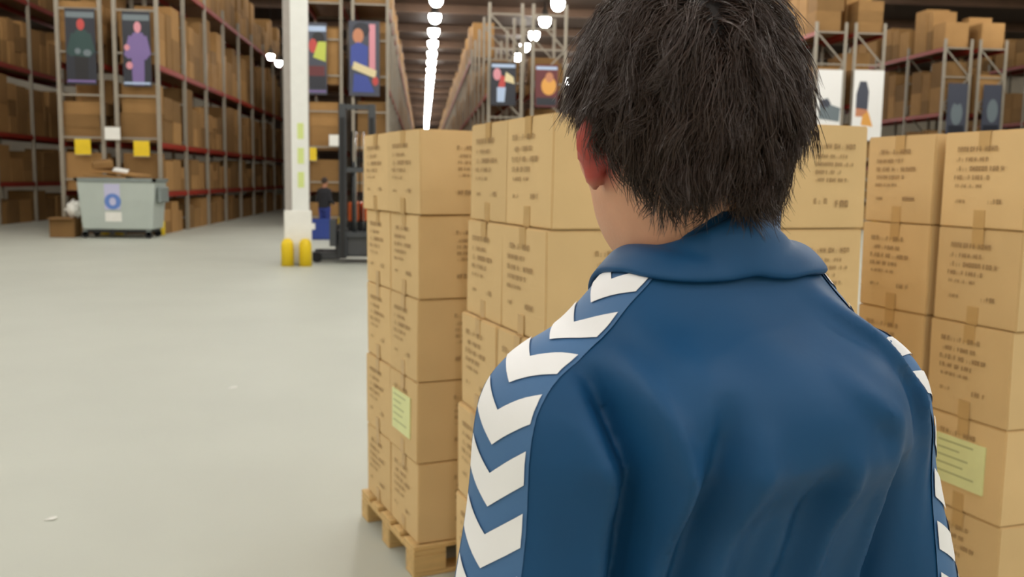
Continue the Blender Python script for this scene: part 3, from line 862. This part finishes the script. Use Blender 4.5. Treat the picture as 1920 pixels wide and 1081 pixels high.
# folds of the cloth over the back
X = f.ax[0][:, None, None]; Y = f.ax[1][None, :, None]; Z = f.ax[2][None, None, :]
back = np.clip((0.02 - Y) / .05, 0, 1)
FOLDS = [  # (amount, width, polyline in x, z): plus is a ridge, minus a valley
    (.006, .009, [(.05, 1.50), (.10, 1.462), (.145, 1.425), (.178, 1.36), (.19, 1.25), (.19, 1.0)]),
    (-.008, .010, [(.12, 1.468), (.165, 1.425), (.196, 1.37), (.205, 1.28)]),
    (.004, .009, [(.04, 1.44), (.085, 1.40), (.11, 1.34), (.12, 1.2), (.12, 1.0)]),
    (-.004, .012, [(.06, 1.42), (.10, 1.37), (.135, 1.32), (.145, 1.15)]),
    (.0045, .007, [(.045, 1.38), (.056, 1.33), (.06, 1.2), (.062, 1.0)]),
    (-.0055, .012, [(.03, 1.37), (.035, 1.3), (.03, 1.1), (.03, 1.0)]),
    (-.007, .011, [(-.06, 1.425), (-.066, 1.37), (-.064, 1.28), (-.06, 1.05)]),
    (.004, .012, [(-.035, 1.40), (-.04, 1.3), (-.04, 1.0)]),
    (.006, .010, [(-.118, 1.45), (-.108, 1.415), (-.094, 1.37), (-.09, 1.3), (-.095, 1.05)]),
    (-.0085, .010, [(-.140, 1.437), (-.126, 1.40), (-.113, 1.36), (-.108, 1.28), (-.115, 1.1)]),
    (.004, .010, [(-.15, 1.40), (-.135, 1.34), (-.135, 1.2)]),
    (-.003, .014, [(.0, 1.36), (-.005, 1.25), (.0, 1.05)]),
]
add = 0
for amp, wd, pts in FOLDS:
    d = seg_dist(X[:, :, 0][:, :, None], Z, pts)
    zt = max(p[1] for p in pts); fade = np.clip((zt + .01 - Z) / .04, 0, 1)
    add = add + 2.6 * amp * np.exp(-(d / wd) ** 2) * fade
wave = .0018 * np.sin(X * 60 + Z * 14) * np.cos(Z * 35 + X * 18)
f.d = (f.d - (add + wave) * back * np.clip((.185 - np.abs(X)) / .03, 0, 1)).astype(np.float32)
f.cutz(.905, True)
f.blur(1)
me, jv, jq = f.mesh('jacket', 'jacket_cloth')
jacket = link('jacket', me, person)
bvh = BVHTree.FromPolygons([tuple(v) for v in jv], [tuple(int(i) for i in q) for q in jq])
# rib hem
MB().lathe([(1.0, .0), (1.03, .01), (1.03, .05), (1.0, .06)], 40).build('waistband', 'jacket_cloth', jacket, smooth=True)
hem = jacket.children[0]; hem.scale = (.178, .127, 1); hem.location = (0, 0, .885)

# folded collar
def collar():
    n, m_ = 64, 9
    V, Fc = [], []
    for i in range(n + 1):
        ph = -math.pi * .96 + 2 * math.pi * .96 * i / n          # 0 = nape, +-pi = throat
        c, s_ = math.cos(ph), math.sin(ph)
        front = max(0, -c) ** 1.4; side = abs(s_)
        cxx, cyy2 = 0.0, .006
        zt = 1.566 - .06 * front - .038 * side; zb = 1.508 - .085 * front - .016 * side
        rt, rb = .061, .083
        for j in range(m_):
            t = j / (m_ - 1)
            r_ = rt + (rb - rt) * (t ** .75)
            z = zt + (zb - zt) * t + .006 * math.sin(t * math.pi)
            if j == 0: r_ -= .004; z -= .004
            pv = Vector((cxx + r_ * s_ * (1.04), cyy2 - r_ * c, z))
            hq, hn, _, _ = bvh.find_nearest(pv)
            gap_ = (pv - hq).dot(hn)
            if gap_ < .0075: pv = hq + hn * .0075
            V.append(tuple(pv))
    for i in range(n):
        for j in range(m_ - 1):
            a = i * m_ + j; Fc.append((a, a + m_, a + m_ + 1, a + 1))
    mb = MB(); mb.v = V; mb.f = Fc
    o = mb.build('collar', 'jacket_cloth', jacket, smooth=True)
    so = o.modifiers.new('thick', 'SOLIDIFY'); so.thickness = .006; so.offset = -1
    sb = o.modifiers.new('soft', 'SUBSURF'); sb.levels = 1; sb.render_levels = 1
collar()
# inner stand of the collar against the neck
MB().lathe([(.058, 1.49), (.0585, 1.53), (.0575, 1.557), (.0605, 1.557), (.062, 1.5)], 40, (0, .006, 0)).build('collar_stand', 'jacket_cloth', jacket, smooth=True)

# white chevrons down shoulder and sleeve
def on_cloth(p, lift):
    q, nn, i, d = bvh.find_nearest(Vector(p))
    return q + nn * lift, nn
def chevron_run(sx):
    pts = [Vector((sx * a, b, c)) for a, b, c in ((.072, -.012, 1.53), (.105, -.016, 1.51), (.14, -.022, 1.485), (.172, -.03, 1.452), (.196, -.036, 1.41), (.208, -.04, 1.35), (.218, -.044, 1.28), (.228, -.046, 1.2), (.236, -.046, 1.13))]
    # dense path on the cloth
    dense = []
    for i in range(len(pts) - 1):
        p0, p1, p2, p3 = pts[max(i - 1, 0)], pts[i], pts[i + 1], pts[min(i + 2, len(pts) - 1)]
        for k in range(12):
            t = k / 12
            dense.append(.5 * ((2 * p1) + (p2 - p0) * t + (2 * p0 - 5 * p1 + 4 * p2 - p3) * t * t + (3 * p1 - p0 - 3 * p2 + p3) * t ** 3))
    dense = [on_cloth(p, 0)[0] for p in dense]
    for _ in range(4):
        dense = [dense[0]] + [(dense[i - 1] + dense[i] * 2 + dense[i + 1]) / 4 for i in range(1, len(dense) - 1)] + [dense[-1]]
    L = [0]
    for i in range(1, len(dense)): L.append(L[-1] + (dense[i] - dense[i - 1]).length)
    def at_s(s_, t, lift):
        s_ = min(max(s_, 0), L[-1] - 1e-4)
        i = max(k for k in range(len(L)) if L[k] <= s_); i = min(i, len(L) - 2)
        a = (s_ - L[i]) / (L[i + 1] - L[i])
        p = dense[i].lerp(dense[i + 1], a)
        i0, i1 = max(i - 5, 0), min(i + 6, len(dense) - 1)
        tan = (dense[i1] - dense[i0]).normalized()
        q, nn = on_cloth(p, 0)
        n2 = Vector((0, 0, 0))
        for dt in (-.02, 0, .02): n2 += on_cloth(p + tan * dt, 0)[1]
        nn = n2.normalized()
        ac = tan.cross(nn).normalized()
        if (ac.y > 0) != (sx > 0): pass
        cpt = p - nn * .06                     # bend the strip round the arm
        ang = t / .062
        dirv = nn * math.cos(ang) + ac * math.sin(ang)
        hit = bvh.ray_cast(cpt + dirv * .12, -dirv, .2)
        if hit[0] is None: return on_cloth(p + ac * t, lift)[0]
        return hit[0] + hit[1] * lift
    Wd = .064
    mb = MB(); ns, nt_ = 90, 10
    for i in range(ns + 1):
        for j in range(nt_ + 1):
            mb.v.append(tuple(at_s(L[-1] * i / ns, (j / nt_ - .5) * (Wd + .006), .0012)))
    for i in range(ns):
        for j in range(nt_):
            a = i * (nt_ + 1) + j; mb.f.append((a, a + 1, a + nt_ + 2, a + nt_ + 1))
    mb.build('sleeve_stripe', 'stripe_cloth', jacket, smooth=True)
    s0 = .012; step = .0485; th = .0265; rise = .024
    while s0 + th + rise < L[-1]:
        mb = MB(); nu, nv = 12, 5
        for i in range(nu + 1):
            u = i / nu * 2 - 1
            for j in range(nv + 1):
                s_ = s0 + rise * (1 - abs(u)) + th * j / nv
                mb.v.append(tuple(at_s(s_, u * Wd / 2, .0026)))
        for i in range(nu):
            for j in range(nv):
                a = i * (nv + 1) + j; mb.f.append((a, a + 1, a + nv + 2, a + nv + 1))
        mb.build('chevron', 'white_cloth', jacket, smooth=True)
        s0 += step
chevron_run(-1); chevron_run(1)

# trousers and shoes
f = Field((-.26, -.2, .04), (.26, .2, 1.0), .008)
f.slices([(.82, .165, .118, 0), (.97, .165, .118, 0)], .04)
for s in (-1, 1):
    f.cone((s * .085, 0, .86), (s * .097, .01, .5), .098, .072, .03); f.cone((s * .097, .01, .5), (s * .102, -.02, .08), .072, .06, .02)
link('trousers', f.mesh('trousers', 'trouser_cloth')[0], person)
for s in (-1, 1):
    f = Field((s * .11 - .09, -.12, -.01), (s * .11 + .09, .2, .14), .006)
    f.cone((s * .1, -.045, .05), (s * .115, .12, .04), .045, .04, .02, (1, 1, 1)); f.cone((s * .1, -.03, .08), (s * .1, -.02, .11), .045, .042, .02)
    f.cutz(0.0, True)
    link('shoe', f.mesh('shoe', 'shoe_leather')[0], person)

# hair: locks of strands combed from the crown -------------------------------
def hair(parent):
    r = np.random.default_rng(5)
    R3 = np.array((.076, .098, .106)); C = HC
    bm_ = bmesh.new(); bmesh.ops.create_icosphere(bm_, subdivisions=4, radius=1)
    for v in bm_.verts: v.co = Vector((C[0] + v.co.x * (R3[0] + .007), C[1] + v.co.y * (R3[1] + .007), C[2] + v.co.z * (R3[2] + .007)))
    z0 = C[2]
    def hairline(p):
        y = p[1] - C[1]
        return z0 + .055 + .4 * (y - .03) if y > .03 else z0 + .035 if y > -.012 else z0 + .035 + (y + .012) * 1.7 if y > -.06 else z0 - .047
    bmesh.ops.delete(bm_, geom=[v for v in bm_.verts if v.co.z < hairline(v.co)], context='VERTS')
    mc = bpy.data.meshes.new('scalp_cap'); bm_.to_mesh(mc); bm_.free(); mc.materials.append(MATS['scalp_dark']); mc.shade_smooth()
    crown = np.array((.03, -.1, .99)); crown /= np.linalg.norm(crown)
    n_c = 640; N = 11
    roots = []
    while len(roots) < n_c:
        d = r.normal(size=3); d /= np.linalg.norm(d)
        p = C + d * R3
        if p[2] > hairline(p): roots.append(d)
    D = np.array(roots); P = C + D * R3
    lines = np.zeros((n_c, N, 3)); lines[:, 0] = P
    up = np.clip((P[:, 2] - z0 + .04) / .13, 0, 1)
    sidey = np.clip((P[:, 1] - C[1] + .02) / .04, 0, 1) * (1 - np.clip((P[:, 2] - z0 - .04) / .04, 0, 1))      # round the ears: short
    lift = (r.uniform(.008, .024, n_c) * (.5 + .6 * up) + .016 * np.clip((P[:, 2] - z0 - .05) / .05, 0, 1)) * (1 - .4 * sidey)
    Ln = r.uniform(.055, .10, n_c) * (.42 + .68 * up) * (1 - .45 * sidey)
    def smooth_noise(q, k, o_):
        return np.sin(q[:, 0] * k + o_ + 1.3 * np.sin(q[:, 2] * k * .7 + o_)) + np.cos(q[:, 1] * k * 1.1 - o_ + 1.1 * np.sin(q[:, 0] * k * .8)) * .8
    sw = .8 * smooth_noise(P, 48, .7) + r.normal(0, .3, n_c); ph = r.uniform(0, 6.28, n_c); flick = .35 * smooth_noise(P, 60, 2.1) + r.normal(.1, .3, n_c)
    p = P.copy()
    for k in range(1, N):
        t = k / (N - 1)
        q = (p - C) / R3; rad = np.linalg.norm(q, axis=1)
        nn = q / R3; nn /= np.linalg.norm(nn, axis=1)[:, None]
        fl = -(crown - nn * (nn @ crown)[:, None]); fl /= (np.linalg.norm(fl, axis=1)[:, None] + 1e-6)
        side = np.cross(nn, fl)
        low = np.clip((z0 - .01 - p[:, 2]) / .03, 0, 1)
        d = fl * (1 - .5 * low)[:, None] + np.array((0, 0, -1)) * (.3 + .6 * low)[:, None] + side * (sw * (.4 + 1.1 * np.sin(6.5 * t + ph)))[:, None] + r.normal(0, .05, (n_c, 3))
        d += nn * ((1.2 * (1 - t) ** 2) + flick * t * t * (.6 + .6 * low))[:, None]
        d /= np.linalg.norm(d, axis=1)[:, None]
        p = p + d * (Ln / (N - 1))[:, None]
        q = (p - C) / R3; rad = np.linalg.norm(q, axis=1); sc = R3.mean()
        off = (rad - 1) * sc
        want = lift * np.minimum(1, t * 2.2) + .003
        pull = np.where(off < want * .6, (want * .6 - off), np.where((off > want * 1.25) & (p[:, 2] > z0 - .03), -(off - want * 1.25) * .7, 0))
        p = C + q * ((rad + pull / sc) / rad)[:, None] * R3
        lines[:, k] = p
    tl = np.linspace(0, 1, N)
    tn = np.gradient(lines, axis=1); sd = np.cross(tn, (lines - C)); sd /= np.linalg.norm(sd, axis=2)[:, :, None] + 1e-9
    amp = r.uniform(.001, .0055, n_c); fr_ = r.uniform(.7, 1.5, n_c)
    lines = lines + sd * (amp[:, None] * np.sin(6.28 * fr_[:, None] * tl[None] + ph[:, None]) * tl[None])[:, :, None]
    stray = r.random(n_c) < .16
    out_ = (lines - C); out_ /= np.linalg.norm(out_, axis=2)[:, :, None]
    lines = lines + out_ * (stray[:, None] * r.uniform(.003, .013, n_c)[:, None] * (tl ** 2)[None])[:, :, None]
    per = 30
    tt = np.linspace(0, 1, N)
    offs = r.normal(0, .0048, (n_c, per, 1, 3)) * (1.1 - .8 * tt)[None, None, :, None]
    wob = r.normal(0, .0004, (n_c, per, N, 3)).cumsum(2) * tt[None, None, :, None]
    bend = r.normal(0, .0042, (n_c, per, 1, 3)) * (tt ** 2)[None, None, :, None]
    st_ = (lines[:, None] + offs + wob + bend).reshape(-1, N, 3)
    keep = r.uniform(.72, 1.0, len(st_))
    st_ = st_[:, :1] + (st_ - st_[:, :1]) * 1.0
    rad0 = r.uniform(.00028, .00055, len(st_))
    T = np.gradient(st_, axis=1); T /= np.linalg.norm(T, axis=2)[:, :, None] + 1e-9
    ref = r.normal(size=(len(st_), 1, 3)); a = np.cross(T, ref); a /= np.linalg.norm(a, axis=2)[:, :, None] + 1e-9; b = np.cross(T, a)
    prof = (np.sqrt(np.clip(1.02 - tt ** 2.2, .02, 1)))[None, :, None] * rad0[:, None, None]
    ring = [st_ + (a * math.cos(g) + b * math.sin(g)) * prof for g in (0, 2.094, 4.189)]
    V = np.stack(ring, 2).reshape(-1, 3)
    ns = len(st_)
    base = (np.arange(ns) * N * 3)[:, None, None] + (np.arange(N - 1) * 3)[None, :, None] + np.arange(3)[None, None, :]
    nxt = (np.arange(ns) * N * 3)[:, None, None] + (np.arange(N - 1) * 3)[None, :, None] + ((np.arange(3) + 1) % 3)[None, None, :]
    Q = np.stack([base, nxt, nxt + 3, base + 3], -1).reshape(-1, 4)
    me = bpy.data.meshes.new('hair')
    me.vertices.add(len(V)); me.vertices.foreach_set('co', V.ravel().astype(np.float32))
    me.loops.add(len(Q) * 4); me.loops.foreach_set('vertex_index', Q.ravel().astype(np.int32))
    me.polygons.add(len(Q)); me.polygons.foreach_set('loop_start', (np.arange(len(Q)) * 4).astype(np.int32))
    me.update(calc_edges=True); me.materials.append(MATS['hair_dark']); me.shade_smooth()
    h_ = link('hair', me, parent); h_['kind'] = 'stuff'
    h_['label'] = 'tousled dark brown hair'
    link('scalp_cap', mc, parent)
hair(person)

# ------------------------------------------------------------------ worker far behind, and the blue crate
far = empty('person', (-2.62, 25.4, 0), -.5); tag(far, 'person in a dark top standing behind a blue crate near the white column', 'person')
f = Field((-.32, -.25, -.02), (.32, .4, 1.7), .014)
f.ell((0, .03, 1.49), (.07, .09, .1), .02); f.ell((0, .07, 1.43), (.05, .05, .06), .03); f.cone((0, .12, 1.49), (0, .132, 1.465), .012, .014, .01); f.cone((0, 0, 1.28), (0, .02, 1.44), .055, .05, .03)
for s in (-1, 1):
    f.ell((s * .076, .02, 1.48), (.01, .018, .03), .01)
    f.cone((s * .05, 0, 1.29), (s * .15, 0, 1.24), .05, .05, .04); f.cone((s * .16, 0, 1.23), (s * .2, -.02, .98), .045, .038, .02); f.cone((s * .2, -.02, .98), (s * .16, .2, .9), .038, .026, .02)
    f.cone((s * .16, .2, .9), (s * .15, .26, .88), .026, .03, .02)
    for dz in (.02, .0, -.02): f.cone((s * .15, .26, .88 + dz), (s * .14, .32, .86 + dz), .011, .01, .004)
    f.cone((s * .14, .23, .9), (s * .12, .27, .91), .013, .011, .01)
    f.cone((s * .08, 0, .78), (s * .09, .01, .42), .075, .05, .04); f.cone((s * .09, .01, .42), (s * .09, -.01, .08), .05, .035, .02); f.cone((s * .09, -.03, .04), (s * .1, .12, .03), .04, .035, .03)
f.slices([(.75, .14, .1, 0), (1.0, .14, .1, 0), (1.2, .15, .1, 0), (1.3, .07, .06, 0)], .05)
link('body', f.mesh('body', 'skin_far')[0], far)
f = Field((-.32, -.25, .7), (.32, .3, 1.4), .013)
f.slices([(.78, .168, .122, 0), (1.0, .165, .12, 0), (1.2, .17, .12, 0), (1.27, .12, .09, 0), (1.32, .07, .065, 0)], .05)
for s in (-1, 1):
    f.cone((s * .05, 0, 1.28), (s * .15, 0, 1.235), .06, .062, .04); f.cone((s * .16, 0, 1.23), (s * .205, -.02, .98), .06, .052, .02); f.cone((s * .205, -.02, .98), (s * .165, .17, .91), .052, .042, .02)
f.cutz(.78, True)
link('shirt', f.mesh('shirt', 'navy_cloth')[0], far)
f = Field((-.3, -.25, .02), (.3, .3, .9), .013)
f.slices([(.72, .155, .112, 0), (.82, .155, .112, 0)], .04)
for s in (-1, 1):
    f.cone((s * .08, 0, .78), (s * .09, .01, .42), .092, .07, .03); f.cone((s * .09, .01, .42), (s * .09, -.01, .08), .07, .055, .02)
link('trousers', f.mesh('trousers', 'denim_far')[0], far)
f = Field((-.15, -.15, 1.35), (.15, .2, 1.7), .013)
f.ell((0, .015, 1.51), (.082, .098, .1), .02); f.ell((0, .11, 1.46), (.08, .07, .085), .02, cut=True); f.cutz(1.43, True)
link('hair', f.mesh('hair', 'hair_far')[0], far)
cr = empty('plastic_crate', (-2.62, 24.55, 0), .05); tag(cr, 'blue plastic crate on the floor beside the white column', 'crate')
cm = MB(); cm.box((-.25, -.2, .0), (.25, .2, .03))
for a_, b_ in (((-.25, -.2, 0), (.25, -.17, .5)), ((-.25, .17, 0), (.25, .2, .5)), ((-.25, -.2, 0), (-.22, .2, .5)), ((.22, -.2, 0), (.25, .2, .5))): cm.box(a_, b_)
cm.build('crate_shell', 'blue_plastic', cr)
MB().box((-.27, -.22, .46), (.27, -.19, .52)).box((-.27, .19, .46), (.27, .22, .52)).box((-.27, -.22, .46), (-.24, .22, .52)).box((.24, -.22, .46), (.27, .22, .52)).build('crate_rim', 'blue_plastic', cr)
for x in (-.12, 0, .12): MB().box((x - .012, -.212, .04), (x + .012, -.2, .46)).build('rib', 'blue_plastic', cr)
MB().box((-.24, -.208, .26), (-.14, -.2005, .42)).build('paper_label', 'paper_white', cr)
